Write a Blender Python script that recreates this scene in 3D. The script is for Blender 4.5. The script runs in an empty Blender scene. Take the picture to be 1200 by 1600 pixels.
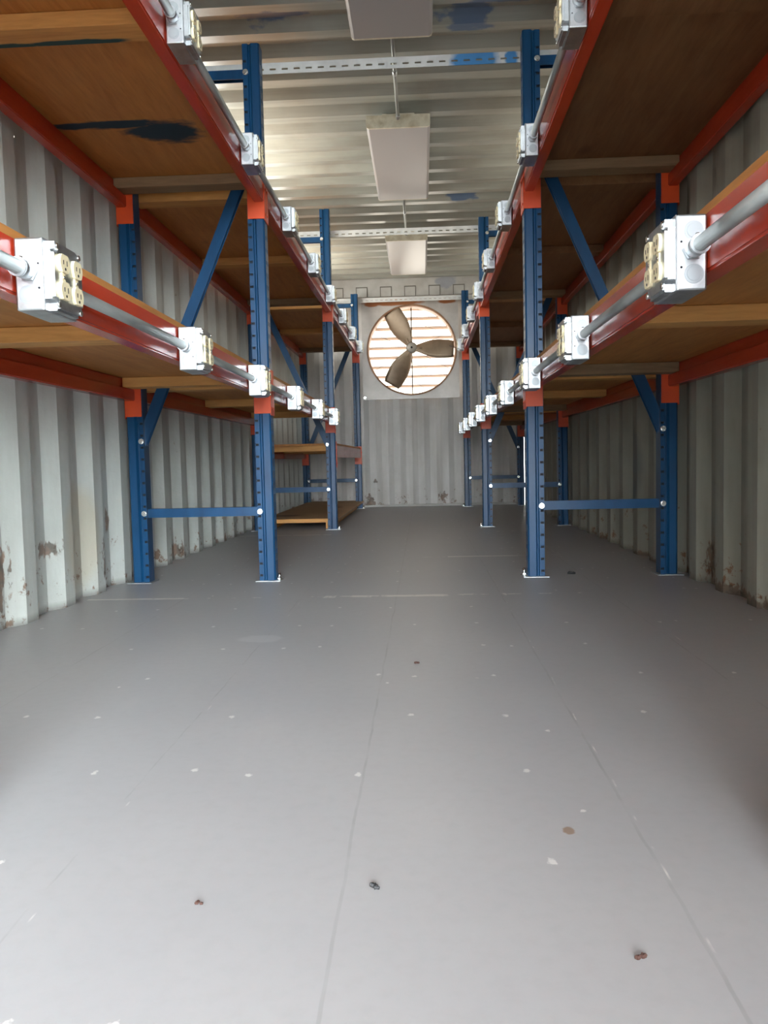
import bpy, bmesh, math, random
from mathutils import Vector, Matrix
random.seed(7)
PI = math.pi
C = bpy.context.scene.collection
S = bpy.context.scene

# ------------------------------------------------------------------ layout
XL, XR = -0.519, 0.556            # aisle faces of the two racks
FD = 0.62                         # depth of an upright frame
PW = 0.07                         # post width
WLX, WRX = -1.180, 1.192          # inner skin of the side walls
YB = 8.63                         # back wall
ZC = 2.405                        # ceiling
YD = -1.8                         # open door end
POSTY = {-1: -1.595, 0: 0.905, 1: 3.405, 2: 5.905, 3: 8.405}  # first entry: unseen rack bay added to darken the near walls and floor edges
Z_UP, Z_MID, Z_LOW = 1.588, 0.782, 0.535     # undersides of the beams
BH = 0.09                         # beam height

# ------------------------------------------------------------------ materials
MATS = {}
class NT:
    def __init__(s, name, rough=.5, metal=0., spec=.5):
        s.m = bpy.data.materials.new(name); s.m.use_nodes = True
        s.t = s.m.node_tree; s.b = s.t.nodes['Principled BSDF']
        s.b.inputs['Roughness'].default_value = rough
        s.b.inputs['Metallic'].default_value = metal
        s.b.inputs['Specular IOR Level'].default_value = spec
        MATS[name] = s.m
        s.pos = s.n('ShaderNodeNewGeometry').outputs['Position']
        s.obj = s.n('ShaderNodeTexCoord').outputs['Object']
    def n(s, typ): return s.t.nodes.new(typ)
    def l(s, a, b): s.t.links.new(a, b)
    def put(s, sock, v):
        if hasattr(v, 'is_linked') or isinstance(v, bpy.types.NodeSocket): s.l(v, sock)
        else: sock.default_value = v
    def math(s, op, a, b=0., c=None, clamp=False):
        q = s.n('ShaderNodeMath'); q.operation = op; q.use_clamp = clamp
        s.put(q.inputs[0], a); s.put(q.inputs[1], b)
        if c is not None: s.put(q.inputs[2], c)
        return q.outputs[0]
    def mapping(s, src, scale=(1,1,1), loc=(0,0,0)):
        q = s.n('ShaderNodeMapping'); s.l(src, q.inputs['Vector'])
        q.inputs['Scale'].default_value = scale; q.inputs['Location'].default_value = loc
        return q.outputs[0]
    def noise(s, src, scale, detail=4, rough=.55, dist=0.):
        q = s.n('ShaderNodeTexNoise'); s.l(src, q.inputs['Vector'])
        q.inputs['Scale'].default_value = scale; q.inputs['Detail'].default_value = detail
        q.inputs['Roughness'].default_value = rough; q.inputs['Distortion'].default_value = dist
        return q.outputs['Fac']
    def ramp(s, fac, lo, hi):
        q = s.n('ShaderNodeMapRange'); q.clamp = True
        s.l(fac, q.inputs['Value']); q.inputs['From Min'].default_value = lo; q.inputs['From Max'].default_value = hi
        return q.outputs['Result']
    def mix(s, fac, a, b):
        q = s.n('ShaderNodeMix'); q.data_type = 'RGBA'
        s.put(q.inputs[0], fac)
        for i, v in ((6, a), (7, b)):
            if isinstance(v, tuple): v = (*v, 1) if len(v) == 3 else v
            s.put(q.inputs[i], v)
        return q.outputs[2]
    def color(s, v):
        if isinstance(v, tuple): v = (*v, 1)
        s.put(s.b.inputs['Base Color'], v)
    def bump(s, h, strength=.2, dist=.002):
        q = s.n('ShaderNodeBump'); q.inputs['Strength'].default_value = strength
        q.inputs['Distance'].default_value = dist
        s.l(h, q.inputs['Height']); s.l(q.outputs[0], s.b.inputs['Normal'])
    def sep(s, src):
        q = s.n('ShaderNodeSeparateXYZ'); s.l(src, q.inputs[0]); return q.outputs
    def blob(s, c, r, wob=.5, ns=9., seed=0.):
        """soft ragged patch of paint: 1 inside, 0 outside, centred at c with half sizes r"""
        sc = (1/r[0], 1/r[1], 1/r[2])
        v = s.mapping(s.pos, sc, (-c[0]/r[0], -c[1]/r[1], -c[2]/r[2]))
        q = s.n('ShaderNodeVectorMath'); q.operation = 'LENGTH'; s.l(v, q.inputs[0])
        nz = s.noise(s.mapping(s.pos, (ns, ns*2.2, ns), (seed, seed, seed)), 1., 4)
        d = s.math('MULTIPLY_ADD', nz, wob*2, s.math('SUBTRACT', q.outputs['Value'], wob))
        return s.math('SUBTRACT', 1., s.ramp(d, .75, 1.05))
    def maxm(s, ms):
        r = ms[0]
        for m in ms[1:]: r = s.math('MAXIMUM', r, m)
        return r

# painted floor with plywood seams, filled screw heads and chips
f = NT('floor_paint', .42, 0., .45)
xyz = f.sep(f.pos)
big = f.noise(f.pos, 1.3, 4); fine = f.noise(f.pos, 45, 3)
col = f.mix(f.ramp(big, .3, .7), (.385,.39,.405), (.44,.44,.445))
col = f.mix(f.math('MULTIPLY', f.ramp(fine, .45, .8), .25), col, (.34,.34,.345))
scuff = f.noise(f.mapping(f.pos, (2.2, .9, 1), (3,1,0)), 2.2, 6, .65)
col = f.mix(f.math('MULTIPLY', f.ramp(scuff, .58, .8), .3), col, (.52,.51,.50))
def seam_x(x0, w, lo, hi, ns, seed, y0=-9, y1=99):
    wob = f.math('MULTIPLY_ADD', f.noise(f.mapping(f.pos, (0,1,0), (seed,0,0)), 5., 3), .012, -.006)
    d = f.math('ABSOLUTE', f.math('ADD', f.math('SUBTRACT', xyz[0], x0), wob))
    m = f.math('SUBTRACT', 1., f.ramp(d, w*.5, w))
    b = f.ramp(f.noise(f.mapping(f.pos, (1,1,1), (seed,seed,0)), ns, 3), lo, hi)
    g = f.math('MULTIPLY', f.math('GREATER_THAN', xyz[1], y0), f.math('LESS_THAN', xyz[1], y1))
    return f.math('MULTIPLY', f.math('MULTIPLY', m, b), g)
def seam_y(yy, w, x0, x1, lo, hi, seed, wob=.008):
    wv = f.math('MULTIPLY_ADD', f.noise(f.mapping(f.pos, (1,0,0), (seed,0,0)), 9., 4), wob*2, -wob)
    d = f.math('ABSOLUTE', f.math('ADD', f.math('SUBTRACT', xyz[1], yy), wv))
    m = f.math('SUBTRACT', 1., f.ramp(d, w*.5, w))
    b = f.ramp(f.noise(f.mapping(f.pos, (1,.2,1), (seed,seed,0)), 14, 3), lo, hi)
    g = f.math('MULTIPLY', f.math('GREATER_THAN', xyz[0], x0), f.math('LESS_THAN', xyz[0], x1))
    return f.math('MULTIPLY', f.math('MULTIPLY', m, b), g)
dark = f.maxm([seam_x(.013, .0028, .35, .6, 6, 1.), seam_x(.40, .003, .4, .6, 5, 2.), seam_x(-.345, .002, .45, .6, 6, 4.),
               seam_x(.79, .003, .4, .6, 5, 9.), seam_x(-.79, .0025, .4, .6, 5, 12.)])
col = f.mix(f.math('MULTIPLY', dark, .28), col, (.17,.165,.16))
light = f.maxm([seam_x(.405, .0018, .56, .70, 12, 5.), seam_x(.81, .0018, .56, .70, 9, 6.), seam_x(-.335, .0016, .58, .7, 9, 7.),
                seam_y(2.965, .016, -1.17, -.80, .3, .42, 1.), seam_y(2.955, .026, -.16, .26, .40, .5, 2., .012), seam_y(2.955, .03, -.30, .42, .56, .62, 22., .012), seam_y(2.96, .010, -.8, .7, .52, .6, 3.),
                seam_y(4.12, .024, .24, .60, .3, .42, 4.), seam_y(4.12, .008, .1, .9, .46, .56, 8.),
                seam_y(5.48, .02, -1.16, -.52, .3, .4, 5.), seam_y(5.5, .02, .62, .95, .35, .45, 6.)])
col = f.mix(f.math('MULTIPLY', light, .85), col, (.78,.76,.72))
def grid(x0, dx, y0, dy, seed, keep, r):
    u = f.math('DIVIDE', f.math('SUBTRACT', xyz[0], x0), dx); v = f.math('DIVIDE', f.math('SUBTRACT', xyz[1], y0), dy)
    iu = f.math('ROUND', u); iv = f.math('ROUND', v)
    cc = f.n('ShaderNodeCombineXYZ'); f.l(iu, cc.inputs[0]); f.l(iv, cc.inputs[1]); cc.inputs[2].default_value = seed
    wn = f.n('ShaderNodeTexWhiteNoise'); f.l(cc.outputs[0], wn.inputs['Vector'])
    cs = f.sep(wn.outputs['Color'])
    du = f.math('MULTIPLY', f.math('ADD', f.math('SUBTRACT', u, iu), f.math('MULTIPLY_ADD', cs[0], .07, -.035)), dx)
    dv = f.math('MULTIPLY', f.math('ADD', f.math('SUBTRACT', v, iv), f.math('MULTIPLY_ADD', cs[1], .09, -.045)), dy)
    d = f.math('SQRT', f.math('ADD', f.math('MULTIPLY', du, du), f.math('MULTIPLY', f.math('MULTIPLY', dv, dv), .5)))
    d = f.math('MULTIPLY_ADD', f.noise(f.pos, 130, 2), .012, f.math('SUBTRACT', d, .005))
    m = f.math('SUBTRACT', 1., f.ramp(d, r*.7, r*1.15))
    return f.math('MULTIPLY', m, f.math('LESS_THAN', wn.outputs['Value'], keep))
dots = f.maxm([grid(-.277, .2735, .977, .2915, 1., .5, .0066), grid(.344, .262, .977, .2915, 2., .42, .0062), grid(.02, .31, 1.12, .33, 3., .16, .0045)])
col = f.mix(f.math('MULTIPLY', dots, .75), col, (.78,.77,.74))
vor = f.n('ShaderNodeTexVoronoi'); vor.inputs['Scale'].default_value = 3.2; f.l(f.pos, vor.inputs['Vector'])
chip = f.math('MULTIPLY', f.math('LESS_THAN', vor.outputs['Distance'], .035), f.math('GREATER_THAN', f.sep(vor.outputs['Color'])[0], .72))
col = f.mix(f.math('MULTIPLY', chip, .5), col, (.62,.60,.57))
col = f.mix(f.blob((.306,1.063,0), (.009,.011,.05), .6, 60), col, (.30,.22,.17))
col = f.mix(f.math('MULTIPLY', f.blob((-.36,2.26,0), (.07,.05,.05), .4, 14), .4), col, (.6,.6,.6))
f.color(col)
f.l(f.math('ADD', f.math('MULTIPLY_ADD', big, .16, .32), f.math('MULTIPLY', light, .2)), f.b.inputs['Roughness'])
f.bump(f.math('ADD', f.math('MULTIPLY', fine, .25), f.math('MULTIPLY', big, 2.)), .25, .002)

def wall_mat(name, base, dirty, rust_amt, seed, rust_spots=(), tint=()):
    w = NT(name, .55, 0., .35)
    z = w.sep(w.pos)[2]
    streak = w.noise(w.mapping(w.pos, (7,7,.9), (seed,0,0)), 1., 5, .6)
    blot = w.noise(w.mapping(w.pos, (2,2,2), (0,seed,0)), 1.2, 5, .6)
    sp = w.noise(w.mapping(w.pos, (1,1,1), (seed,3,0)), 16, 5, .7)
    c = w.mix(w.ramp(streak, .35, .72), base, dirty)
    c = w.mix(w.math('MULTIPLY', w.ramp(blot, .45, .75), .5), c, tuple(v*.8 for v in dirty))
    for cc, rr, tc in tint:
        c = w.mix(w.math('MULTIPLY', w.blob(cc, rr, .15, 4), .75), c, tc)
    low = w.math('SUBTRACT', 1., w.ramp(z, .0, .34))
    rm = w.math('MULTIPLY', w.ramp(w.math('MULTIPLY_ADD', low, .16, sp), .70, .76), rust_amt)
    c = w.mix(rm, c, (.17,.075,.03))
    c = w.mix(w.math('MULTIPLY', w.ramp(sp, .74, .79), .8), c, (.10,.06,.04))
    if rust_spots:
        c = w.mix(w.math('MULTIPLY', w.maxm([w.blob(a, b, 1.5, 26, i*3.1) for i, (a, b) in enumerate(rust_spots)]), .75), c, w.mix(w.ramp(sp, .4, .6), (.20,.09,.04), (.06,.035,.02)))
    edge = w.math('SUBTRACT', 1., w.ramp(z, .004, .03))
    c = w.mix(w.math('MULTIPLY', edge, .6), c, (.10,.09,.075))
    w.color(c); w.bump(w.math('ADD', sp, w.math('MULTIPLY', blot, 3.)), .35, .004)
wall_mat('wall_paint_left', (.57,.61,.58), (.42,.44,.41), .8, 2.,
    rust_spots=[((-1.2,3.19,.12), (.06,.05,.09)), ((-1.2,2.42,.17), (.08,.05,.12)), ((-1.2,2.74,.22), (.08,.06,.03)), ((-1.2,4.15,.05), (.08,.12,.05)), ((-1.2,2.93,.5), (.06,.015,.03)), ((-1.2,3.3,.28), (.06,.02,.05))],
    tint=[((-1.2,2.98,.24), (.2,.17,.22), (.46,.43,.34))])
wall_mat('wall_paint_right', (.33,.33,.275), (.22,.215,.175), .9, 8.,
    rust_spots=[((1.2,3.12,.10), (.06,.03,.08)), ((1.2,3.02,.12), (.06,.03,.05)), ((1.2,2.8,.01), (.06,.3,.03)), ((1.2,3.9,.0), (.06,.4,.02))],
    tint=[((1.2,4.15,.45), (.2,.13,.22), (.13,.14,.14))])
wall_mat('wall_paint_back', (.62,.60,.58), (.47,.45,.42), .7, 14.,
    rust_spots=[((-.45,8.65,.06), (.05,.1,.08)), ((-.40,8.65,.28), (.03,.1,.02)), ((.34,8.65,.1), (.05,.1,.05))])

c_ = NT('ceiling_paint', .30, .0, .7)
st = c_.noise(c_.mapping(c_.pos, (.9,16,3)), 1., 5, .6)
bl = c_.noise(c_.mapping(c_.pos, (2,2,2), (9,0,0)), 1.2, 5)
col = c_.mix(c_.ramp(st, .35, .7), (.39,.405,.36), (.265,.275,.24))
col = c_.mix(c_.math('MULTIPLY', c_.ramp(bl, .5, .7), .5), col, (.22,.20,.16))
blu = c_.maxm([c_.blob((-.50,3.55,2.41), (.16,.07,.1), 1.2, 9, 1.), c_.blob((.56,3.50,2.41), (.26,.06,.1), .9, 9, 2.), c_.blob((.36,3.60,2.41), (.12,.12,.1), 1.2, 9, 3.),
               c_.blob((.44,6.0,2.41), (.12,.07,.1), 1.2, 9, 5.)])
col = c_.mix(c_.math('MULTIPLY', blu, .7), col, (.02,.10,.26))
c_.color(col); c_.bump(bl, .4, .01)

h_ = NT('header_paint', .5)
col = h_.mix(h_.ramp(h_.noise(h_.mapping(h_.pos, (3,3,3)), 1.5, 5), .35, .7), (.46,.45,.42), (.33,.31,.28))
col = h_.mix(h_.math('MULTIPLY', h_.blob((.42,8.6,2.37), (.12,.2,.06), 1., 8), .35), col, (.10,.15,.26))
h_.color(col)

p = NT('blue_enamel', .30, 0., .32)
n_ = p.noise(p.mapping(p.pos, (8,8,2)), 2., 4)
p.color(p.mix(p.ramp(n_, .35, .75), (.005,.056,.145), (.004,.036,.095)))
p = NT('dark_recess', .9); p.color((.004,.005,.008))
p = NT('beam_enamel', .25, 0., .5)
n_ = p.noise(p.mapping(p.pos, (14,2,14)), 2., 5, .65)
p.color(p.mix(p.ramp(n_, .3, .8), (.50,.048,.018), (.39,.034,.013)))
p.l(p.math('MULTIPLY_ADD', n_, .16, .14), p.b.inputs['Roughness'])
p = NT('connector_enamel', .38, 0., .5); n_ = p.noise(p.pos, 12, 3)
p.color(p.mix(p.ramp(n_, .3, .8), (.74,.085,.012), (.60,.055,.010)))

def wood(name, a, b, knot, scale, rough=.6, stains=(), stain_col=(.01,.035,.06)):
    w = NT(name, rough, 0., .3)
    n1 = w.noise(w.mapping(w.pos, scale), 1., 6, .6, .6)
    n2 = w.noise(w.mapping(w.pos, tuple(s*4 for s in scale)), 1., 4, .6)
    n3 = w.noise(w.pos, 1.7, 3)
    c = w.mix(w.ramp(n1, .3, .72), a, b)
    c = w.mix(w.math('MULTIPLY', w.ramp(n2, .45, .75), .35), c, tuple(v*.6 for v in b))
    c = w.mix(w.math('MULTIPLY', w.ramp(n3, .45, .75), .35), c, tuple(v*1.15 for v in a))
    v = w.n('ShaderNodeTexVoronoi'); v.inputs['Scale'].default_value = knot
    w.l(w.mapping(w.pos, (1,.6,1), (.3,.2,0)), v.inputs['Vector'])
    k = w.math('MULTIPLY', w.math('SUBTRACT', 1., w.ramp(v.outputs['Distance'], .07, .12)), w.math('GREATER_THAN', w.sep(v.outputs['Color'])[0], .6))
    c = w.mix(w.math('MULTIPLY', k, .65), c, (.09,.035,.015))
    if stains:
        c = w.mix(w.maxm([w.blob(a_, b_, .55, 11, i*2.) for i, (a_, b_) in enumerate(stains)]), c, stain_col)
    w.color(c); w.bump(n2, .15, .001)
wood('plywood', (.54,.245,.070), (.39,.155,.040), 3.1, (22,2.4,22),
     stains=[((-.77,2.86,1.68), (.14,.10,.1)), ((-.93,2.78,1.68), (.22,.035,.1))])
wood('pine_lumber', (.66,.35,.11), (.47,.22,.065), 5.5, (3,26,26), stains=[((-.78,2.168,1.633), (.15,.017,.02)), ((-.96,2.17,1.633), (.10,.014,.02))], stain_col=(.01,.05,.055))
wood('weathered_lumber', (.30,.20,.11), (.19,.12,.065), 4.5, (3,26,26))
wood('plywood_dark', (.24,.125,.055), (.17,.075,.03), 2.7, (22,2.4,22))
wood('floor_plywood', (.56,.38,.21), (.42,.27,.15), 2.9, (2.4,18,22), stains=[((-.98,6.35,.09), (.12,.12,.1)), ((-.7,7.4,.09), (.08,.08,.1))], stain_col=(.22,.14,.08))

g = NT('galvanized_steel', .38, 1., .5)
n1 = g.noise(g.obj, 30, 4, .7); n2 = g.noise(g.obj, 140, 2)
g.color(g.mix(g.ramp(n1, .35, .7), (.56,.59,.61), (.42,.44,.46)))
g.l(g.math('MULTIPLY_ADD', n1, .2, .30), g.b.inputs['Roughness'])
g = NT('conduit_steel', .48, .8, .5); n1 = g.noise(g.mapping(g.pos, (20,3,20)), 2., 4)
g.color(g.mix(g.ramp(n1, .3, .7), (.44,.46,.45), (.32,.34,.33)))
g = NT('knockout_steel', .5, .9, .5); g.color((.36,.39,.41))
g = NT('zinc_screw', .25, 1., .5); g.color((.8,.8,.78))
g = NT('ivory_plastic', .4); g.color((.80,.70,.46))
g = NT('slotted_angle_paint', .5, .0, .5)
n1 = g.noise(g.pos, 9, 5, .6)
col = g.mix(g.ramp(n1, .35, .7), (.62,.63,.61), (.46,.47,.46))
bb = g.maxm([g.blob((.37,3.46,2.15), (.11,.1,.08), .35, 18, 2.), g.blob((.52,3.46,2.15), (.03,.1,.04), .6, 26, 4.)])
g.color(g.mix(bb, col, (.03,.18,.42)))
g = NT('lens_acrylic', .32, 0., .5); g.color((.40,.385,.385)); n1 = g.noise(g.mapping(g.pos, (140,140,140)), 1., 1)
g.b.inputs['Transmission Weight'].default_value = 0.0; g.bump(n1, .15, .001)
g = NT('lamp_enamel', .4); g.color((.74,.70,.58))
g = NT('lamp_end_cap', .45); n1 = g.noise(g.pos, 22, 4); g.color(g.mix(g.ramp(n1, .4, .75), (.74,.70,.56), (.50,.44,.30)))
g = NT('fan_panel_metal', .45, .35, .5); n1 = g.noise(g.pos, 4, 5, .6)
col = g.mix(g.ramp(n1, .35, .7), (.50,.47,.44), (.37,.34,.31))
col = g.mix(g.maxm([g.blob((-.15,8.58,2.17), (.34,.1,.035), .3, 9), g.blob((-.38,8.58,2.16), (.09,.1,.03), .3, 9), g.blob((.42,8.58,2.17), (.10,.1,.03), .3, 9)]), col, (.34,.13,.05))
g.color(col)
g = NT('fan_ring_metal', .5, .2, .5); g.color(g.mix(g.ramp(g.noise(g.pos, 8, 4), .35, .7), (.36,.20,.11), (.22,.11,.06)))
g = NT('fan_blade_metal', .45, .3, .5); g.color(g.mix(g.ramp(g.noise(g.pos, 7, 4), .35, .7), (.30,.23,.16), (.19,.135,.09)))
g = NT('fan_hub_metal', .5, .4, .5); g.color((.30,.28,.25))
g = NT('shutter_metal', .7); g.color((.34,.21,.13))
g = NT('wire_steel', .5, .6); g.color((.12,.10,.09))
g = NT('groove_shade', .8); g.color((.15,.14,.12))  # shade colour for the header grooves
g = NT('black_grit', .6); g.color((.02,.02,.022))
g = NT('rusty_grit', .8); g.color((.06,.025,.018))
g = NT('grey_primer', .6); g.color((.33,.33,.32))
def emis(name, col, st):
    m = bpy.data.materials.new(name); m.use_nodes = True; t = m.node_tree
    t.nodes.remove(t.nodes['Principled BSDF']); e = t.nodes.new('ShaderNodeEmission')
    e.inputs[0].default_value = (*col, 1); e.inputs[1].default_value = st
    t.links.new(e.outputs[0], t.nodes['Material Output'].inputs[0]); MATS[name] = m
emis('glow_pane_left', (1,1,.93), 17.)  # glowing panes, out of view, added for the bright ceiling patches
emis('glow_pane_right', (1,.94,.82), 5.)
MATS['glow_pane_left'].cycles.emission_sampling = 'FRONT_BACK'

# ------------------------------------------------------------------ mesh helpers
class MB:
    def __init__(s): s.bm = bmesh.new(); s.mats = []
    def mi(s, m):
        if m not in s.mats: s.mats.append(m)
        return s.mats.index(m)
    def quad(s, pts, m):
        vs = [s.bm.verts.new(p) for p in pts]; f = s.bm.faces.new(vs); f.material_index = s.mi(m); return f
    def box(s, a, b, m, bev=0., seg=1):
        t = bmesh.new(); bmesh.ops.create_cube(t, size=1)
        sz = Vector(b)-Vector(a); ce = (Vector(a)+Vector(b))/2
        for v in t.verts: v.co = Vector((v.co.x*sz.x, v.co.y*sz.y, v.co.z*sz.z)) + ce
        if bev: bmesh.ops.bevel(t, geom=t.edges[:], offset=bev, segments=seg, affect='EDGES', profile=.5)
        s.merge(t, m)
    def merge(s, t, m, mtx=None):
        mi = s.mi(m); mp = {}
        for v in t.verts: mp[v] = s.bm.verts.new(mtx @ v.co if mtx else v.co)
        for f in t.faces:
            try: g = s.bm.faces.new([mp[v] for v in f.verts])
            except ValueError: continue
            g.material_index = mi; g.smooth = f.smooth
        t.free()
    def prism(s, poly, m, mtx=None, z0=0., z1=1., bev=0.):
        """poly in local xy, extruded along local z"""
        t = bmesh.new()
        a = [t.verts.new((x, y, z0)) for x, y in poly]; b = [t.verts.new((x, y, z1)) for x, y in poly]
        n = len(poly)
        t.faces.new(a[::-1]); t.faces.new(b)
        for i in range(n): t.faces.new((a[i], a[(i+1) % n], b[(i+1) % n], b[i]))
        bmesh.ops.recalc_face_normals(t, faces=t.faces[:])
        if bev: bmesh.ops.bevel(t, geom=t.edges[:], offset=bev, segments=2, affect='EDGES')
        s.merge(t, m, mtx)
    def cyl(s, p0, p1, r, m, n=16, r1=None, smooth=True, caps=True):
        p0, p1 = Vector(p0), Vector(p1); d = (p1-p0); L = d.length
        q = d.to_track_quat('Z', 'Y').to_matrix().to_4x4(); q.translation = p0
        t = bmesh.new(); r1 = r if r1 is None else r1
        a = [t.verts.new((r*math.cos(i*2*PI/n), r*math.sin(i*2*PI/n), 0)) for i in range(n)]
        b = [t.verts.new((r1*math.cos(i*2*PI/n), r1*math.sin(i*2*PI/n), L)) for i in range(n)]
        for i in range(n):
            f = t.faces.new((a[i], a[(i+1) % n], b[(i+1) % n], b[i])); f.smooth = smooth
        if caps: t.faces.new(a[::-1]); t.faces.new(b)
        s.merge(t, m, q)
    def lathe(s, prof, m, mtx=None, n=32, smooth=True):
        t = bmesh.new(); rings = []
        for r, z in prof: rings.append([t.verts.new((r*math.cos(i*2*PI/n), r*math.sin(i*2*PI/n), z)) for i in range(n)])
        for k in range(len(rings)-1):
            for i in range(n):
                f = t.faces.new((rings[k][i], rings[k][(i+1) % n], rings[k+1][(i+1) % n], rings[k+1][i])); f.smooth = smooth
        s.merge(t, m, mtx)
    def build(s, name, parent=None, recalc=False):
        if recalc: bmesh.ops.recalc_face_normals(s.bm, faces=s.bm.faces[:])
        me = bpy.data.meshes.new(name); s.bm.to_mesh(me); s.bm.free()
        for m in s.mats: me.materials.append(MATS[m])
        o = bpy.data.objects.new(name, me); C.objects.link(o)
        if parent: o.parent = parent
        return o
def link(name, me, parent, loc=(0,0,0), rz=0.):
    o = bpy.data.objects.new(name, me); C.objects.link(o); o.parent = parent; o.location = loc; o.rotation_euler = (0,0,rz); return o
def thing(name, label, cat, loc=(0,0,0), rz=0., group=None):
    o = bpy.data.objects.new(name, None); C.objects.link(o); o.location = loc; o.rotation_euler = (0,0,rz)
    o.empty_display_size = .05
    return tag(o, label, cat, group)
def tag(o, label, cat, group=None):
    o['label'] = label; o['category'] = cat
    if group: o['group'] = group
    return o
def dup(o, parent=None, name=None):
    c = o.copy(); C.objects.link(c)
    if parent: c.parent = parent
    for ch in list(o.children): dup(ch, c)
    return c
def struct(o, label=None):
    o['kind'] = 'structure'
    if label: o['label'] = label
    return o

# ------------------------------------------------------------------ the container shell
def corr(t, pitch, ph, depth, flat=.27, slope=.23):
    """trapezoid wave 0 (inner flat) .. depth (outer flat)"""
    u = ((t-ph)/pitch) % 1.
    if u < flat: return 0.
    if u < flat+slope: return depth*(u-flat)/slope
    if u < 2*flat+slope: return depth
    return depth*(1-(u-2*flat-slope)/slope)
def breaks(lo, hi, pitch, ph, extra=(), flat=.27, slope=.23):
    r = {lo, hi, *extra}; k = math.floor((lo-ph)/pitch)-1
    while ph+k*pitch < hi+pitch:
        for u in (0, flat, flat+slope, 2*flat+slope):
            v = ph+(k+u)*pitch
            if lo < v < hi: r.add(round(v, 5))
        k += 1
    r = sorted(r); out = [r[0]]
    for v in r[1:]:
        if v-out[-1] > 1e-4: out.append(v)
    return out
def sheet(name, lo, hi, levels, pitch, ph, depth, P, mat, holes=(), extra=(), outer=.003):
    b = MB(); ts = breaks(lo, hi, pitch, ph, extra); ls = sorted(levels)
    for i in range(len(ts)-1):
        for j in range(len(ls)-1):
            tc, lc = (ts[i]+ts[i+1])/2, (ls[j]+ls[j+1])/2
            if any(h[0] < tc < h[1] and h[2] < lc < h[3] for h in holes): continue
            a, c = corr(ts[i], pitch, ph, depth), corr(ts[i+1], pitch, ph, depth)
            b.quad([P(ts[i], a, ls[j]), P(ts[i+1], c, ls[j]), P(ts[i+1], c, ls[j+1]), P(ts[i], a, ls[j+1])], mat)
            b.quad([P(ts[i], a+outer, ls[j]), P(ts[i], a+outer, ls[j+1]), P(ts[i+1], c+outer, ls[j+1]), P(ts[i+1], c+outer, ls[j])], mat)
    return struct(b.build(name))

GLOW_OPEN = [(4.30, 5.42, 1.80, 2.24), (6.86, 7.94, 1.80, 2.24)]
hx = [v for w in GLOW_OPEN for v in w[:2]]
PH = .288; WPH = 2.232
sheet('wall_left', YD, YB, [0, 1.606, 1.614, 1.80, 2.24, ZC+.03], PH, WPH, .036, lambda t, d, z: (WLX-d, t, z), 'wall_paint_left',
      holes=GLOW_OPEN+[(2.670, 2.678, 1.606, 1.614)], extra=hx+[2.670, 2.678])
sheet('wall_right', YD, YB, [0, 1.80, 2.24, ZC+.03], PH, WPH+.1, .036, lambda t, d, z: (WRX+d, t, z), 'wall_paint_right', holes=GLOW_OPEN, extra=hx)
FH = (-.462, .522, 1.175, 2.165)   # hole behind the fan
sheet('wall_back', WLX-.04, WRX+.04, [0, FH[2], FH[3], ZC+.03], .26, -.446, .034, lambda t, d, z: (t, YB+d, z), 'wall_paint_back',
      holes=[FH], extra=FH[:2])
sheet('ceiling', YD, YB+.04, [WLX-.04, WRX+.04], .2190, 4.30, .040, lambda t, d, x: (x, t, ZC+d), 'ceiling_paint')
b = MB(); b.box((WLX-.05, YD, -.06), (WRX+.05, YB+.05, 0), 'floor_paint'); struct(b.build('floor'))

# unseen glowing openings added high in the side walls to brighten the ceiling
wn = 0
for side, x, s, pane in ((-1, WLX, -1, 'glow_pane_left'), (1, WRX, 1, 'glow_pane_right')):
    for (y0, y1, z0, z1) in GLOW_OPEN:
        wn += 1; b = MB(); t = .025
        x0, x1 = sorted((x-s*.004, x+s*.045))
        for a, c in (((x0,y0-t,z0-t),(x1,y1+t,z0)), ((x0,y0-t,z1),(x1,y1+t,z1+t)), ((x0,y0-t,z0),(x1,y0,z1)), ((x0,y1,z0),(x1,y1+t,z1))):
            b.box(a, c, 'grey_primer')
        o = struct(b.build('glow_opening_%d' % wn))
        b = MB(); xa, xb = sorted((x+s*.030, x+s*.036)); b.box((xa,y0,z0), (xb,y1,z1), pane); b.build('pane', o)

# header beam over the back wall with its row of pressed rectangles
b = MB()
b.box((WLX, YB-.035, 2.235), (WRX, YB+.02, ZC+.02), 'header_paint')
for k in range(-3, 5):
    xc = .026+.257*k
    w = .062
    for a, c in (((xc-w, 2.33), (xc+w, 2.34)), ((xc-w, 2.235), (xc-w+.008, 2.33)), ((xc+w-.008, 2.235), (xc+w, 2.33))):
        b.box((a[0], YB-.040, a[1]), (c[0], YB-.034, c[1]), 'groove_shade')  # dark strips paint the shaded groove around each pressed rectangle
    b.box((xc-w+.008, YB-.037, 2.237), (xc+w-.008, YB-.0345, 2.33), 'header_paint')
struct(b.build('trim_1'))
b = MB()
for x0, x1 in ((WLX-.01, WLX+.055), (WRX-.055, WRX+.01)): b.box((x0, YB-.05, 0), (x1, YB+.03, 2.235), 'header_paint', .006)
struct(b.build('trim_2'))
b = MB(); b.box((WLX+.055, YB-.012, 0), (WRX-.055, YB+.02, .022), 'header_paint', .003); struct(b.build('trim_3'))

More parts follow.
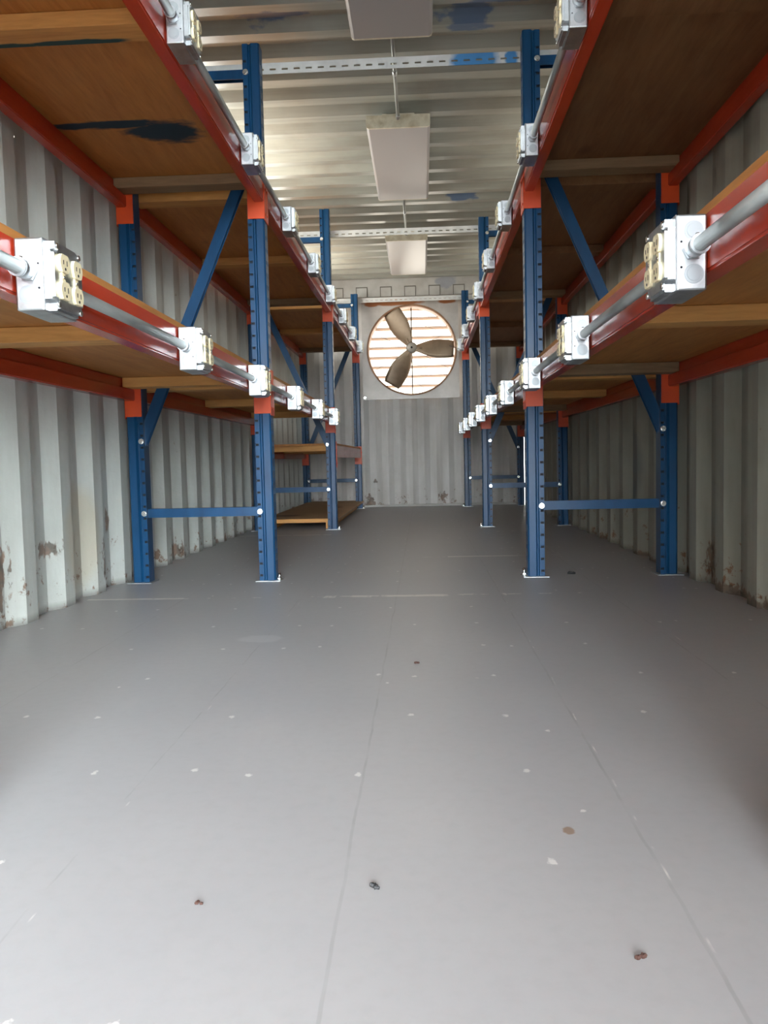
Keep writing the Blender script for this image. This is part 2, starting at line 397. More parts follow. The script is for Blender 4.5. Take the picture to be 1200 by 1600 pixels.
# ------------------------------------------------------------------ upright frames
PROF = [(0,-.029),(.006,-.035),(.034,-.035),(.041,-.025),(.045,-.025),(.049,-.032),(.07,-.032),
        (.07,.032),(.049,.032),(.045,.025),(.041,.025),(.034,.035),(.006,.035),(0,.029)]
def post_mesh(h, mirror):
    b = MB(); n = len(PROF); pit = .0508
    pts = [((PW-x) if mirror else x, y) for x, y in PROF]
    def strip(p, q, cols, sw, sh):
        p, q = Vector(p), Vector(q); d = (q-p); L = d.length; d /= L
        nrm = Vector((d.y, -d.x))
        if mirror: nrm = -nrm
        inn = -nrm*.007
        if not cols:
            b.quad([(*p, 0), (*q, 0), (*q, h), (*p, h)], 'blue_enamel'); return
        nz = int((h-.03)/pit); ts = [0.]
        for c in cols: ts += [c-sw/2, c+sw/2]
        ts.append(L)
        P = lambda t, z, o=Vector((0,0)): (*(p+d*t+o), z)
        for k in range(nz+1):
            z0 = k*pit; z3 = min((k+1)*pit, h) if k < nz else h
            if k == nz:
                b.quad([P(0,z0), P(L,z0), P(L,h), P(0,h)], 'blue_enamel'); continue
            z1, z2 = z0+pit/2-sh/2, z0+pit/2+sh/2
            b.quad([P(0,z0), P(L,z0), P(L,z1), P(0,z1)], 'blue_enamel'); b.quad([P(0,z2), P(L,z2), P(L,z3), P(0,z3)], 'blue_enamel')
            for i in range(len(ts)-1):
                t0, t1 = ts[i], ts[i+1]
                if i % 2 == 0: b.quad([P(t0,z1), P(t1,z1), P(t1,z2), P(t0,z2)], 'blue_enamel')
                else:
                    b.quad([P(t0,z1,inn), P(t1,z1,inn), P(t1,z2,inn), P(t0,z2,inn)], 'dark_recess')
                    b.quad([P(t0,z1), P(t1,z1), P(t1,z1,inn), P(t0,z1,inn)], 'blue_enamel'); b.quad([P(t0,z2), P(t1,z2), P(t1,z2,inn), P(t0,z2,inn)], 'blue_enamel')
                    b.quad([P(t0,z1), P(t0,z2), P(t0,z2,inn), P(t0,z1,inn)], 'blue_enamel'); b.quad([P(t1,z1), P(t1,z2), P(t1,z2,inn), P(t1,z1,inn)], 'blue_enamel')
    for i in range(n):
        cols = None; sw, sh = .011, .011
        if i == n-1: cols = [.017, .041]; sw, sh = .010, .018      # aisle face
        if i in (5, 7): cols = [.0125 if i == 5 else .0085]; sw, sh = .014, .010
        strip(pts[i], pts[(i+1) % n], cols, sw, sh)
    b.quad([(x, y, h) for x, y in pts], 'blue_enamel')
    o = b.build('post', recalc=False); me = o.data; bpy.data.objects.remove(o); return me
_pm = {}
def pm(h, mir):
    if (h, mir) not in _pm: _pm[(h, mir)] = post_mesh(h, mir)
    return _pm[(h, mir)]
def channel(p0, p1, name, parent, w=.038, dep=.032, t=.003):
    """inverted U channel from p0 to p1 in the frame's xz plane; web on top, legs hanging down"""
    p0, p1 = Vector(p0), Vector(p1); d = (p1-p0); L = d.length; X = d/L
    Y = Vector((0,1,0)); Z = X.cross(Y); 
    if Z.z < 0: Z = -Z
    m = Matrix((X, Y, Z)).transposed().to_4x4(); m.translation = p0
    b = MB()
    # cross-section in (Y,Z): closed top, open bottom
    sec = [(-dep/2,-w/2),(-dep/2,w/2),(dep/2,w/2),(dep/2,-w/2),(dep/2-t,-w/2),(dep/2-t,w/2-t),(-dep/2+t,w/2-t),(-dep/2+t,-w/2)]
    tt = bmesh.new(); A = [tt.verts.new((0, y, z)) for y, z in sec]; B = [tt.verts.new((L, y, z)) for y, z in sec]
    for i in range(8): tt.faces.new((A[i], A[(i+1) % 8], B[(i+1) % 8], B[i]))
    for R in (A, B):
        tt.faces.new((R[0], R[1], R[6], R[7])); tt.faces.new((R[1], R[2], R[5], R[6])); tt.faces.new((R[2], R[3], R[4], R[5]))
    bmesh.ops.recalc_face_normals(tt, faces=tt.faces[:])
    b.merge(tt, 'blue_enamel', m)
    return b.build(name, parent)
b = MB(); b.cyl((0,-.034,0), (0,-.041,0), .009, 'zinc_screw', 6, smooth=False); b.cyl((0,-.033,0), (0,-.0345,0), .012, 'zinc_screw', 14)
_o = b.build('bolt'); BOLT = _o.data; bpy.data.objects.remove(_o)
b = MB(); b.box((-.022,-.055,0), (.085,.05,.004), 'galvanized_steel', .001)
_o = b.build('fp'); FOOT = _o.data; bpy.data.objects.remove(_o)
b = MB(); b.cyl((0,0,.004), (0,0,.012), .012, 'zinc_screw', 6, smooth=False); b.cyl((0,0,.004), (0,0,.032), .006, 'zinc_screw', 10); b.cyl((0,0,.004), (0,0,.006), .016, 'zinc_screw', 16)
_o = b.build('ab'); ANCH = _o.data; bpy.data.objects.remove(_o)

def frame(side, k, h, up, label, top=2.115, bottom=.30):
    x = XL if side == 'L' else XR
    r = thing('upright_frame', label, 'rack frame', (x, POSTY[k], 0), PI if side == 'L' else 0, 'blue upright frames of the racks')
    link('post', pm(h, False), r); link('post', pm(h, True), r, (FD-PW,0,0))
    a, c = .052, FD-.052
    lo, hi = [channel((a,0,z), (c,0,z), 'strut', r) for z in (bottom, top)]
    if up: d0, d1 = (c,0,.60), (a,0,1.80)
    else: d0, d1 = (a,0,.62), (c,0,1.80)
    dg = channel(d0, d1, 'diagonal_brace', r, .044, .030)
    sg = -1 if side == 'L' else 1
    for (bx, bz, par) in ((.059, bottom, lo), (FD-.059, bottom, lo), (.059, top, hi), (FD-.059, top, hi), (.059 if not up else FD-.059, d0[2]+.01, dg), (FD-.059 if not up else .059, d1[2], dg)):
        link('bolt', BOLT, par, (bx, 0, bz), 0 if side == 'R' else PI)
    fp = link('foot_plate', FOOT, r, (0,0,0), 0); link('foot_plate', FOOT, r, (FD,0,0), PI)
    link('anchor_bolt', ANCH, fp, (-.012, .012, 0)); 
    return r
where = {-1: 'added out of view beside the open doorway', 0: 'behind the picture edge beside the camera', 1: 'nearest one in view', 2: 'second one from the camera', 3: 'last one, next to the back wall'}  # doorway frames are unseen, added with the bay that shades the near sides
for k in (0, 1, 2, 3, -1):
    frame('L', k, 2.325 if k == 2 else 2.228, k != 2, 'blue steel upright frame of the left rack, %s' % where[k])
    frame('R', k, 2.228, k != 2, 'blue steel upright frame of the right rack, %s' % where[k])

# ------------------------------------------------------------------ step beams
LB = 2.5-PW-.008
def beam_meshes():
    sec = [(0,0),(0,BH),(.022,BH),(.022,.049),(.041,.049),(.041,0)]
    b = MB()
    m = Matrix(((1,0,0,0),(0,0,1,0),(0,1,0,0),(0,0,0,1)))    # local (x,y,z)->(x,z,y)
    t = bmesh.new(); A = [t.verts.new((x, -LB/2, z)) for x, z in sec]; B = [t.verts.new((x, LB/2, z)) for x, z in sec]
    t.faces.new(A); t.faces.new(B[::-1])
    for i in range(6): t.faces.new((A[i], B[i], B[(i+1) % 6], A[(i+1) % 6]))
    bmesh.ops.recalc_face_normals(t, faces=t.faces[:])
    es = [e for e in t.edges if abs(e.verts[0].co.y-e.verts[1].co.y) > 1]
    bmesh.ops.bevel(t, geom=es, offset=.004, segments=3, affect='EDGES')
    b.merge(t, 'beam_enamel'); o = b.build('x'); bar = o.data; bpy.data.objects.remove(o)
    b = MB()                                                 # connector for the +y end
    z0, z1 = -.075, .118; y = LB/2
    b.box((-.004, y, z0+.008), (PW-.002, y+.0038, z1), 'connector_enamel', .0008)
    b.box((-.0045, y, z0), (-.0005, y+.036, z1), 'connector_enamel', .001)
    for zz in (z0+.03, z0+.13): b.cyl((-.0045, y+.02, zz), (-.0075, y+.02, zz), .006, 'connector_enamel', 10)
    o = b.build('x'); con = o.data; bpy.data.objects.remove(o)
    b = MB()
    b.box((-.004, -y-.0038, z0+.008), (PW-.002, -y, z1), 'connector_enamel', .0008)
    b.box((-.0045, -y-.036, z0), (-.0005, -y, z1), 'connector_enamel', .001)
    for zz in (z0+.03, z0+.13): b.cyl((-.0045, -y-.02, zz), (-.0075, -y-.02, zz), .006, 'connector_enamel', 10)
    o = b.build('x'); con2 = o.data; bpy.data.objects.remove(o)
    return bar, con, con2
BAR, CON, CON2 = beam_meshes()
BAYN = {-1: 'added unseen bay behind the camera', 0: 'nearest bay', 1: 'middle bay', 2: 'farthest bay'}  # first bay is out of view, added for its shade on the near sides
def beam(side, front, z, k, lvl):
    x = XL if side == 'L' else XR; s = -1 if side == 'L' else 1
    bx = x if front else x+s*FD
    rz = (PI if side == 'L' else 0) if front else (0 if side == 'L' else PI)
    sd = 'left' if side == 'L' else 'right'
    lab = 'orange-red %s beam of the %s shelf, %s, %s rack' % ('aisle-side' if front else 'wall-side', lvl, BAYN[k], sd)
    r = thing('shelf_beam', lab, 'shelf beam', (bx, POSTY[k]+1.25, z), rz, 'orange-red shelf beams')
    link('beam_bar', BAR, r)
    for m in (CON, CON2):
        o = link('connector', m, r); o['label'] = 'brighter orange end connector hooked to the post'
def deck(side, z, k, lvl, joists, ply='plywood', wood_=None, thick=.016):
    x = XL if side == 'L' else XR; s = -1 if side == 'L' else 1
    yc = POSTY[k]+1.25; half = 2.5/2-PW/2-.014
    sd = 'left' if side == 'L' else 'right'
    r = thing('shelf_deck', 'plywood deck on cross boards, %s shelf, %s, %s rack' % (lvl, BAYN[k], sd), 'shelf board', (x+s*FD/2, yc, z+BH), 0, 'plywood shelf decks')
    b = MB(); b.box((-FD/2+.006, -half, .0005), (FD/2-.006, half, thick), ply, .001); b.build('plywood_panel', r)
    for i, (jy, jw) in enumerate(joists):
        b = MB(); m = (wood_ or ['pine_lumber'])[i % len(wood_ or [1])]
        b.box((-FD/2+.024, jy-yc, -.0405), (FD/2-.024, jy+jw-yc, 0), m, .002); b.build('cross_board', r)
def js(k, off=0.): 
    a = POSTY[k]
    return [(a+.06, .089), (a+1.185+off, .089), (a+2.37, .085)]
for side in 'LR':
    for k in (0, 1, 2, -1):
        for lvl, z in (('upper', Z_UP), ('middle', Z_MID)):
            if side == 'L' and k == 2 and lvl == 'middle': continue
            beam(side, True, z, k, lvl); beam(side, False, z, k, lvl)
            if side == 'L': w_ = ['pine_lumber', 'pine_lumber', 'weathered_lumber'] if lvl == 'upper' else ['pine_lumber']
            else: w_ = ['plywood_dark', 'plywood_dark', 'weathered_lumber'] if lvl == 'upper' else ['pine_lumber', 'pine_lumber', 'weathered_lumber']
            deck(side, z, k, lvl, js(k, -.05 if lvl == 'middle' else 0), 'plywood' if (side == 'L' or lvl == 'middle') else 'plywood_dark', w_)
beam('L', True, Z_LOW, 2, 'low'); beam('L', False, Z_LOW, 2, 'low')
deck('L', Z_LOW, 2, 'low', js(2))

# floor platform under the low shelf of the left rack
r = thing('floor_platform', 'low wooden platform of plywood on skids under the far left rack', 'platform', ((XL-.565)/2-.29, 7.15, 0), 0)
b = MB(); b.box((-.27,-1.19,.058), (.315,1.40,.078), 'floor_plywood', .001); b.build('plywood_panel', r)
for x0, x1 in ((-.27,-.19), (.215,.255)):
    b = MB(); b.box((x0,-1.18,0), (x1,1.38,.0575), 'pine_lumber', .002); b.build('skid', r)
b = MB(); b.box((-.27,-1.196,.048), (.255,-1.18,.078), 'pine_lumber', .001); b.build('edge_board', r)

# ------------------------------------------------------------------ outlet boxes
BS = .1135
def box_proto():
    r = thing('outlet_box', '', 'outlet box')
    h = BS/2; b = MB()
    b.box((-.047,-h,-h), (-.0015,h,h), 'galvanized_steel', .003, 2)
    for s in (-1, 1):
        for (kx, kz) in ((-.021,.032), (-.021,-.032)):
            q = Matrix.Translation((kx, s*(h), kz)) @ Matrix.Rotation(-s*PI/2, 4, 'X')
            b.lathe([(.0148,0),(.0146,.0005),(.0001,.0005)], 'knockout_steel', q, 24, False)
            b.lathe([(.0108,.0005),(.0106,.0010),(.0001,.0010)], 'knockout_steel', q, 24, False)
        for kz in (.016,-.022): b.cyl((-.040, s*h, kz), (-.040, s*(h+.0006), kz), .0018, 'dark_recess', 8)
    b.build('box_body', r)
    b = MB()
    t = bmesh.new(); bmesh.ops.create_cube(t, size=1)
    for v in t.verts: v.co = Vector((v.co.x*.016-.0555, v.co.y*(BS-.004), v.co.z*(BS-.004)))
    es = [e for e in t.edges if abs(e.verts[0].co.x-e.verts[1].co.x) > .01]
    bmesh.ops.bevel(t, geom=es, offset=.016, segments=5, affect='EDGES')
    fs = [e for e in t.edges if all(v.co.x < -.06 for v in e.verts)]
    bmesh.ops.bevel(t, geom=fs, offset=.004, segments=2, affect='EDGES')
    for f_ in t.faces: f_.smooth = False
    b.merge(t, 'galvanized_steel')
    b.box((-.0485,-h,-h), (-.0465,h,h), 'galvanized_steel', .0008)
    for y in (-1,1):
        for z in (-1,1): b.cyl((-.063, y*.040, z*.046), (-.0655, y*.040, z*.046), .0048, 'zinc_screw', 10)
    cov = b.build('box_cover', r)
    for y in (-.024, .024):
        b = MB()
        for z in (-.0215, .0215):
            poly = []
            R, fl = .0172, .0142
            for i in range(36):
                a = i*2*PI/36; poly.append((R*math.cos(a), max(-fl, min(fl, R*math.sin(a)))))
            m = Matrix.Translation((-.063, y, z)) @ Matrix(((0,0,-1,0),(1,0,0,0),(0,1,0,0),(0,0,0,1)))
            b.prism(poly, 'ivory_plastic', m, 0, .0062)
            for sy, hh in ((-.0062,.0042), (.0062,.0034)):
                b.box((-.0696, y+sy-.001, z+.0015-hh), (-.0691, y+sy+.001, z+.0015+hh), 'dark_recess')
            b.cyl((-.0691, y, z-.0085), (-.0696, y, z-.0085), .0024, 'dark_recess', 10)
        b.box((-.066, y-.006, -.008), (-.0635, y+.006, .008), 'ivory_plastic')
        b.cyl((-.066, y, 0), (-.0672, y, 0), .003, 'zinc_screw', 8)
        rc = b.build('receptacle', cov); rc['label'] = 'ivory duplex receptacle'
    return r
PB = box_proto(); used = False
BY = [1.25+.8475*i for i in range(9)]
ORD = ['nearest', 'second', 'third', 'fourth', 'fifth', 'sixth', 'seventh', 'eighth', 'ninth']
EXTRA = {0: 'in the open front bay', 1: 'halfway along the front bay', 2: 'right before the first post', 3: 'just past the first post', 4: 'in the second bay',
         5: 'right before the second post', 6: 'just past the second post', 7: 'in the last bay', 8: 'at the back wall end'}
def row(side, lvl, zc, first, last, y_start, y_end):
    global used
    x = XL if side == 'L' else XR; s = -1 if side == 'L' else 1; rz = PI if side == 'L' else 0
    sd = 'left' if side == 'L' else 'right'; n = 0
    cx = x - s*.0235; cz = zc+.004
    ys = [(BY[i], BY[i]+BS) for i in range(first, last+1)]
    segs = []; p_ = y_start
    for a, e in ys: segs.append((p_, a)); p_ = e
    if y_end > p_+.05: segs.append((p_, y_end))
    for si, (a, e) in enumerate(segs):
        if si == 0: pl = 'before the nearest box'
        elif si < len(ys): pl = 'between its %s and %s boxes' % (ORD[si-1], ORD[si])
        else: pl = 'past its last box'
        c = thing('electrical_conduit', 'thin grey metal conduit on the %s %s beam, %s' % (sd, lvl, pl), 'conduit', (cx, a, cz), 0, 'conduits along the %s %s beam' % (sd, lvl))
        b = MB(); b.cyl((0,.0004,0), (0,e-a-.0004,0), .0112, 'conduit_steel', 16); b.build('conduit_tube', c)
        ends = []
        if a > y_start+.01: ends.append((a, 1))
        if e < y_end-.001 or e in [q[0] for q in ys]: ends.append((e, -1))
        for yy, d in ends:
            b = MB(); q = yy-a+d*.0012
            b.cyl((0,q,0), (0,q+d*.006,0), .0165, 'galvanized_steel', 6, smooth=False)
            b.cyl((0,q+d*.006,0), (0,q+d*.030,0), .0142, 'galvanized_steel', 16)
            b.cyl((0,q+d*.030,0), (0,q+d*.034,0), .0152, 'galvanized_steel', 16)
            b.cyl((0,q+d*.019,.012), (0,q+d*.019,.0185), .0032, 'zinc_screw', 8)
            b.build('connector', c)
    for i in range(first, last+1):
        o = PB if not used else dup(PB); used = True
        o.location = (x - s*.0006, BY[i]+BS/2, zc); o.rotation_euler = (0,0,rz)
        o['label'] = 'galvanized outlet box, %s on the %s %s beam, %s' % (ORD[n], sd, lvl, EXTRA[i])
        o['group'] = 'outlet boxes along the %s %s beam' % (sd, lvl); n += 1
row('L', 'middle', .8125, 0, 5, .96, 5.86)
row('R', 'middle', .8100, 0, 8, .96, 8.33)
row('L', 'upper', 1.6445, 1, 8, .96, 8.33)
row('R', 'upper', 1.6345, 1, 8, .96, 8.33)

# ------------------------------------------------------------------ slotted angle bars across the container
def slotted_bar(y, z0, z1, x0, x1, label):
    b = MB(); w = z1-z0; t = .003; pit = .0508; m = 'slotted_angle_paint'
    b.box((x0, y, z1-t), (x1, y+.038, z1), m)
    zc = z0+w*.42; sh, sw = .008, .026; n = int((x1-x0)/pit); off = (x1-x0-n*pit)/2
    for yy in (y-.0001, y+t):
        b.quad([(x0,yy,z0),(x1,yy,z0),(x1,yy,zc-sh/2),(x0,yy,zc-sh/2)], m); b.quad([(x0,yy,zc+sh/2),(x1,yy,zc+sh/2),(x1,yy,z1),(x0,yy,z1)], m)
        p_ = x0
        for i in range(n+1):
            q = x0+off+(i+.5)*pit-sw/2 if i < n else x1
            b.quad([(p_,yy,zc-sh/2),(q,yy,zc-sh/2),(q,yy,zc+sh/2),(p_,yy,zc+sh/2)], m); p_ = q+sw
    b.quad([(x0,y,z0),(x1,y,z0),(x1,y+t,z0),(x0,y+t,z0)], m)
    o = b.build('slotted_angle_bar'); tag(o, label, 'metal bar', 'slotted bars across the container'); return o
slotted_bar(POSTY[1]+.040, 2.137, 2.182, WLX+.006, WRX-.006, 'white slotted steel bar with blue paint across the aisle at the nearest frames')
slotted_bar(POSTY[2]+.040, 2.143, 2.190, WLX+.006, WRX-.006, 'grey slotted steel bar across the aisle at the second pair of frames')
slotted_bar(POSTY[3]+.040, 2.150, 2.197, WLX+.006, WRX-.006, 'grey slotted steel bar across the top of the exhaust fan')

# ------------------------------------------------------------------ ceiling lamps
def lamp(yc, label, end_mat='lamp_end_cap'):
    r = thing('ceiling_light', label, 'ceiling light', (.024, yc, 2.300), 0, 'unlit fluorescent lights down the middle of the ceiling')
    W, H, L = .346, .068, 1.215
    b = MB(); b.box((-.09,-L/2+.07,.066), (.09,L/2-.07,.105), 'lamp_enamel', .003); b.build('housing', r)
    sec = [(-W/2,H),(-W/2,.016),(-W/2+.004,.005),(-W/2+.014,.0),(W/2-.014,.0),(W/2-.004,.005),(W/2,.016),(W/2,H)]
    b = MB(); t = bmesh.new(); A = [t.verts.new((x,-L/2+.012,z)) for x, z in sec]; B = [t.verts.new((x,L/2-.012,z)) for x, z in sec]
    for i in range(len(sec)):
        t.faces.new((A[i], B[i], B[(i+1) % 8], A[(i+1) % 8]))
    bmesh.ops.recalc_face_normals(t, faces=t.faces[:]); b.merge(t, 'lens_acrylic'); b.build('lens', r)
    for s in (-1, 1):
        b = MB(); m = Matrix.Translation((0, s*(L/2-.012) if s > 0 else -L/2, 0)) @ Matrix(((1,0,0,0),(0,0,1,0),(0,1,0,0),(0,0,0,1)))
        e = [(x*1.003, z) for x, z in sec]
        b.prism(e, end_mat, m, 0, .012); b.build('end_cap', r)
lamp(2.925, 'unlit white fluorescent ceiling light cut by the top edge, nearest of three')
lamp(5.055, 'unlit white fluorescent ceiling light in the middle of the three')
lamp(7.30, 'unlit white fluorescent ceiling light closest to the exhaust fan')
for (a, e, lab) in ((3.535, 4.445, 'thin metal conduit between the first and second ceiling lights'), (5.665, 6.69, 'thin metal conduit between the second and third ceiling lights')):
    r = thing('ceiling_conduit', lab, 'conduit', (.024, a, 2.352), 0, 'conduits linking the ceiling lights')
    b = MB(); b.cyl((0,0,0), (0,e-a,0), .0085, 'conduit_steel', 12); b.build('conduit_tube', r)
    for yy in (0, e-a-.03): b = MB(); b.cyl((0,yy,0), (0,yy+.03,0), .012, 'galvanized_steel', 12); b.build('connector', r)
    b = MB(); b.cyl((0,(e-a)*.42,0), (0,(e-a)*.42+.045,0), .0115, 'galvanized_steel', 12); b.build('coupling', r)

# ------------------------------------------------------------------ exhaust fan in the back wall
FX, FZ, FR = .030, 1.668, .462
r = thing('exhaust_fan', 'large three-bladed exhaust fan in a square metal panel on the back wall', 'fan', (FX, YB-.03, FZ), 0)
x0, x1, z0, z1 = -.500-FX+.0, .530-FX, 1.153-FZ, 2.205-FZ
b = MB(); n = 64
def sq(a):
    c, s_ = math.cos(a), math.sin(a)
    tx = (x1 if c > 0 else x0)/c if abs(c) > 1e-9 else 1e9; tz = (z1 if s_ > 0 else z0)/s_ if abs(s_) > 1e-9 else 1e9
    k_ = min(tx, tz); return (c*k_, s_*k_)
angs = sorted(set([i*2*PI/n for i in range(n)]+[math.atan2(z, x) % (2*PI) for x in (x0, x1) for z in (z0, z1)]))
for i in range(len(angs)):
    a, c = angs[i], angs[(i+1) % len(angs)]
    o1, o2 = sq(a), sq(c); i1, i2 = (FR*math.cos(a), FR*math.sin(a)), (FR*math.cos(c), FR*math.sin(c))
    for yy in (-.0, .024): b.quad([(o1[0],yy,o1[1]), (o2[0],yy,o2[1]), (i2[0],yy,i2[1]), (i1[0],yy,i1[1])], 'fan_panel_metal')
    b.quad([(o1[0],0,o1[1]), (o2[0],0,o2[1]), (o2[0],.024,o2[1]), (o1[0],.024,o1[1])], 'fan_panel_metal')
for cx_, cz_ in ((x0+.02, z0+.022),): b.cyl((cx_, -.006, cz_), (cx_, 0, cz_), .014, 'zinc_screw', 12)
b.build('mounting_panel', r)
b = MB(); q = Matrix.Rotation(-PI/2, 4, 'X')
b.lathe([(FR+.018,-.004),(FR+.004,-.010),(FR,-.002),(FR-.004,.14),(FR,.142),(FR+.012,.14),(FR+.02,-.004)], 'fan_ring_metal', q, 96); b.build('shroud_ring', r)
HY = .02
b = MB(); b.lathe([(.0001,-.034),(.040,-.032),(.056,-.02),(.060,.0),(.060,.03),(.045,.045),(.0001,.046)], 'fan_hub_metal', Matrix.Translation((.0,HY,.025)) @ q, 28)
b.cyl((0,HY-.036,.025), (0,HY-.046,.025), .012, 'dark_recess', 6, smooth=False)
b.cyl((0,HY+.04,.025), (0,HY+.085,.025), .045, 'fan_hub_metal', 24); hub = b.build('hub', r)
def blade(ang):
    b = MB(); t = bmesh.new(); G = []
    N = 14
    for i in range(N+1):
        u = i/N; rr = .04+u*(.448-.04)
        wd = .046+.066*math.sin(min(1, u*1.9)*PI/2)*(1 if u < .6 else 1-(u-.6)*.8)
        if u > .9: wd *= 1-.1*(u-.9)/.1
        tw = math.radians(52-26*u)
        row_ = []
        for j in range(7):
            v = (j/6-.5)*2
            y = v*wd; camb = -.016*(1-v*v)
            lx, ly = y*math.cos(tw)*1.15, y*math.sin(tw)*.55+camb
            row_.append((rr, ly, lx - .018*u*u*0))
        G.append(row_)
    for dy in (0, .003):
        V = [[t.verts.new((p_[0], p_[1]+dy, p_[2])) for p_ in rw] for rw in G]
        if dy == 0: V0 = V
        else: V1 = V
    for i in range(N):
        for j in range(6):
            for V in (V0, V1):
                f_ = t.faces.new((V[i][j], V[i+1][j], V[i+1][j+1], V[i][j+1])); f_.smooth = True
    for i in range(N):
        for j in (0, 6): t.faces.new((V0[i][j], V0[i+1][j], V1[i+1][j], V1[i][j]))
    for j in range(6):
        for i in (0, N): t.faces.new((V0[i][j], V0[i][j+1], V1[i][j+1], V1[i][j]))
    bmesh.ops.recalc_face_normals(t, faces=t.faces[:])
    b.merge(t, 'fan_blade_metal', Matrix.Translation((0, HY, .025)) @ Matrix.Rotation(-ang, 4, 'Y'))
    b.cyl(*[Matrix.Translation((0,HY-.004,.025)) @ Matrix.Rotation(-ang, 4, 'Y') @ Vector(p_) for p_ in ((.02,0,0), (.11,-.006,0))], .016, 'fan_blade_metal', 8)
    b.build('blade', r)
for a in (118, -3, 240): blade(math.radians(a))
zz = -.47; k = 0
while zz < .5:
    b = MB(); hw = math.sqrt(max(.02, .49**2-zz*zz)) if abs(zz) < .49 else .1
    m = Matrix.Translation((0, .165, zz)) @ Matrix.Rotation(math.radians(-11), 4, 'X')
    t = bmesh.new(); bmesh.ops.create_cube(t, size=1)
    for v in t.verts: v.co = Vector((v.co.x*.97, v.co.y*.085, v.co.z*.004))
    b.merge(t, 'shutter_metal', m); b.build('shutter_slat', r); zz += .103
b = MB()
for s_ in (-1, 1): b.box((s_*.485-.006, .11, -.50), (s_*.485+.006, .22, .50), 'shutter_metal')
b.build('shutter_frame', r)
b = MB()
for i in range(10):
    zq = -.40+i*.09; w_ = math.sqrt(.455**2-zq*zq)
    if i in (0, 2, 7, 9):
        b.cyl((-w_, .128, zq+.02), (-w_*.35, .128, zq-.06), .0016, 'wire_steel', 6); b.cyl((w_, .128, zq-.05), (w_*.35, .128, zq+.04), .0016, 'wire_steel', 6)
b.cyl((.0,.125,-.46), (0,.125,.46), .006, 'wire_steel', 8)
for s_ in (-1, 1): b.cyl((s_*.42,.125,-.2), (0,.12,.025), .0022, 'wire_steel', 6); b.cyl((s_*.42,.125,.2), (0,.12,.025), .0022, 'wire_steel', 6)
b.build('guard_wire', r)
b = MB(); pts = [(.40,-.02,.03),(.47,-.03,.005),(.52,-.03,-.03),(.55,-.02,-.05)]
for i in range(3): b.cyl(pts[i], pts[i+1], .004, 'wire_steel', 8)
b.build('power_cord', r)

# ------------------------------------------------------------------ grit on the floor
def lump(x, y, sc, mat, label, name='floor_debris', seed=1):
    rnd = random.Random(seed); b = MB(); 
    for j in range(4):
        t = bmesh.new(); bmesh.ops.create_icosphere(t, subdivisions=2, radius=1)
        a_, b_ = rnd.uniform(-.8, .8), rnd.uniform(-.6, .6)
        for v in t.verts:
            k_ = 1+.35*math.sin(v.co.x*5+seed+j)*math.cos(v.co.y*4+j)
            v.co = Vector((v.co.x*k_*.55+a_, v.co.y*k_*.4+b_, max(0, (v.co.z*.45*k_+.35))))*sc
        b.merge(t, mat)
    o = b.build(name); o.location = (x, y, .0005); tag(o, label, 'debris', 'bits of debris on the floor')
lump(.053, .916, .0062, 'black_grit', 'tiny black crumpled scrap on the grey floor near the bottom centre', seed=3)
lump(.329, .783, .0058, 'rusty_grit', 'tiny rust-brown scrap on the grey floor at the lower right', seed=5)
lump(-.150, .880, .0040, 'rusty_grit', 'tiny brown crumb on the grey floor at the lower left', seed=8)
lump(.748, 3.436, .013, 'black_grit', 'small dark scrap on the floor between the posts of the nearest right frame', seed=9)
lump(.094, 1.958, .0060, 'rusty_grit', 'tiny dark fleck on the grey floor below the fan, halfway to the posts', seed=11)

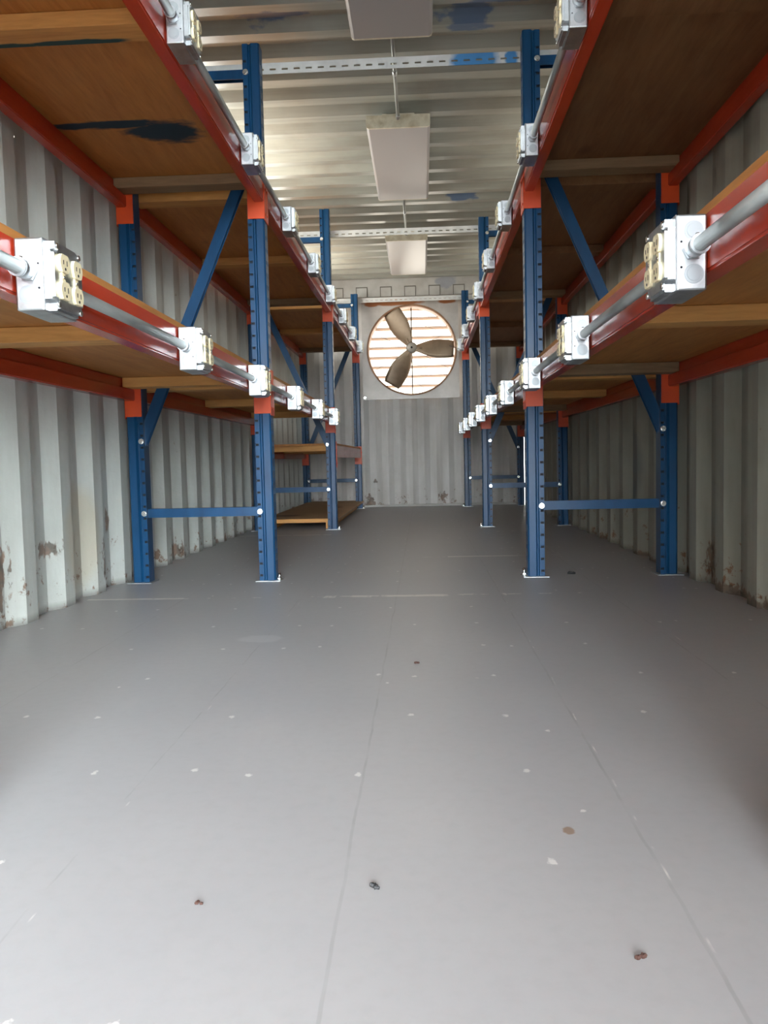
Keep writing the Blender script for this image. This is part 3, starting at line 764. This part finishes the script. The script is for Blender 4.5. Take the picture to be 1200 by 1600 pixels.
# ------------------------------------------------------------------ daylight
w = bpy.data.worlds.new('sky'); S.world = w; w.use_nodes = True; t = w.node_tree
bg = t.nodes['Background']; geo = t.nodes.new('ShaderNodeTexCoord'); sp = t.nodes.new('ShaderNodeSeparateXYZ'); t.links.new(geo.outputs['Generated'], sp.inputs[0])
def wmr(src, a, b_, c, d):
    q = t.nodes.new('ShaderNodeMapRange'); t.links.new(src, q.inputs[0])
    for i, v in enumerate((a, b_, c, d)): q.inputs[1+i].default_value = v
    return q.outputs[0]
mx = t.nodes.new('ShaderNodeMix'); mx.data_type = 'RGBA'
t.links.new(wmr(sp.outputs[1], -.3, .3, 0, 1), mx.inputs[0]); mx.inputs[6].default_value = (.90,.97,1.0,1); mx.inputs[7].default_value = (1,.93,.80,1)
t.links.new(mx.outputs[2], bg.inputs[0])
def wm(op, a, b_):
    q = t.nodes.new('ShaderNodeMath'); q.operation = op
    for i, v in enumerate((a, b_)):
        if isinstance(v, (int, float)): q.inputs[i].default_value = v
        else: t.links.new(v, q.inputs[i])
    return q.outputs[0]
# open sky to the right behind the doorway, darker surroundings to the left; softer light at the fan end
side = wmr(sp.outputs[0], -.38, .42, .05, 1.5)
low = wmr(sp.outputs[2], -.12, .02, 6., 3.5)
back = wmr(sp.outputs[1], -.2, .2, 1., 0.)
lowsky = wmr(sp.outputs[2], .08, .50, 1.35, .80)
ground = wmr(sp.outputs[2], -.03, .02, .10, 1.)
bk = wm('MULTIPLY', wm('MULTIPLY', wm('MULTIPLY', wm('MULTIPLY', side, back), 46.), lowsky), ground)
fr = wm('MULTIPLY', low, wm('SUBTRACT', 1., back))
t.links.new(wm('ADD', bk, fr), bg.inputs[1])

# ------------------------------------------------------------------ camera
cam = bpy.data.cameras.new('camera'); co = bpy.data.objects.new('camera', cam); C.objects.link(co)
yaw, pitch, roll = .0492, -.0652, .0233
fw = Vector((-math.sin(yaw)*math.cos(pitch), math.cos(yaw)*math.cos(pitch), math.sin(pitch)))
rt0 = Vector((math.cos(yaw), math.sin(yaw), 0)); up0 = rt0.cross(fw)
# picture content is turned counter-clockwise by roll: camera turned clockwise
rt = rt0*math.cos(roll) - up0*math.sin(roll); up = up0*math.cos(roll) + rt0*math.sin(roll)
co.matrix_world = Matrix(((rt.x, up.x, -fw.x, .118), (rt.y, up.y, -fw.y, 0), (rt.z, up.z, -fw.z, .5077), (0,0,0,1)))
cam.sensor_fit = 'VERTICAL'; cam.sensor_height = 36; cam.lens = 1247.6*36/1600; cam.clip_start = .02; cam.clip_end = 100
S.camera = co
S.view_settings.view_transform = 'Standard'; S.view_settings.look = 'None'; S.view_settings.gamma = 1; S.view_settings.use_curve_mapping = False
S.view_settings.exposure = 0.0
S.cycles.max_bounces = 12; S.cycles.diffuse_bounces = 6; S.cycles.glossy_bounces = 6; S.cycles.sample_clamp_indirect = 12
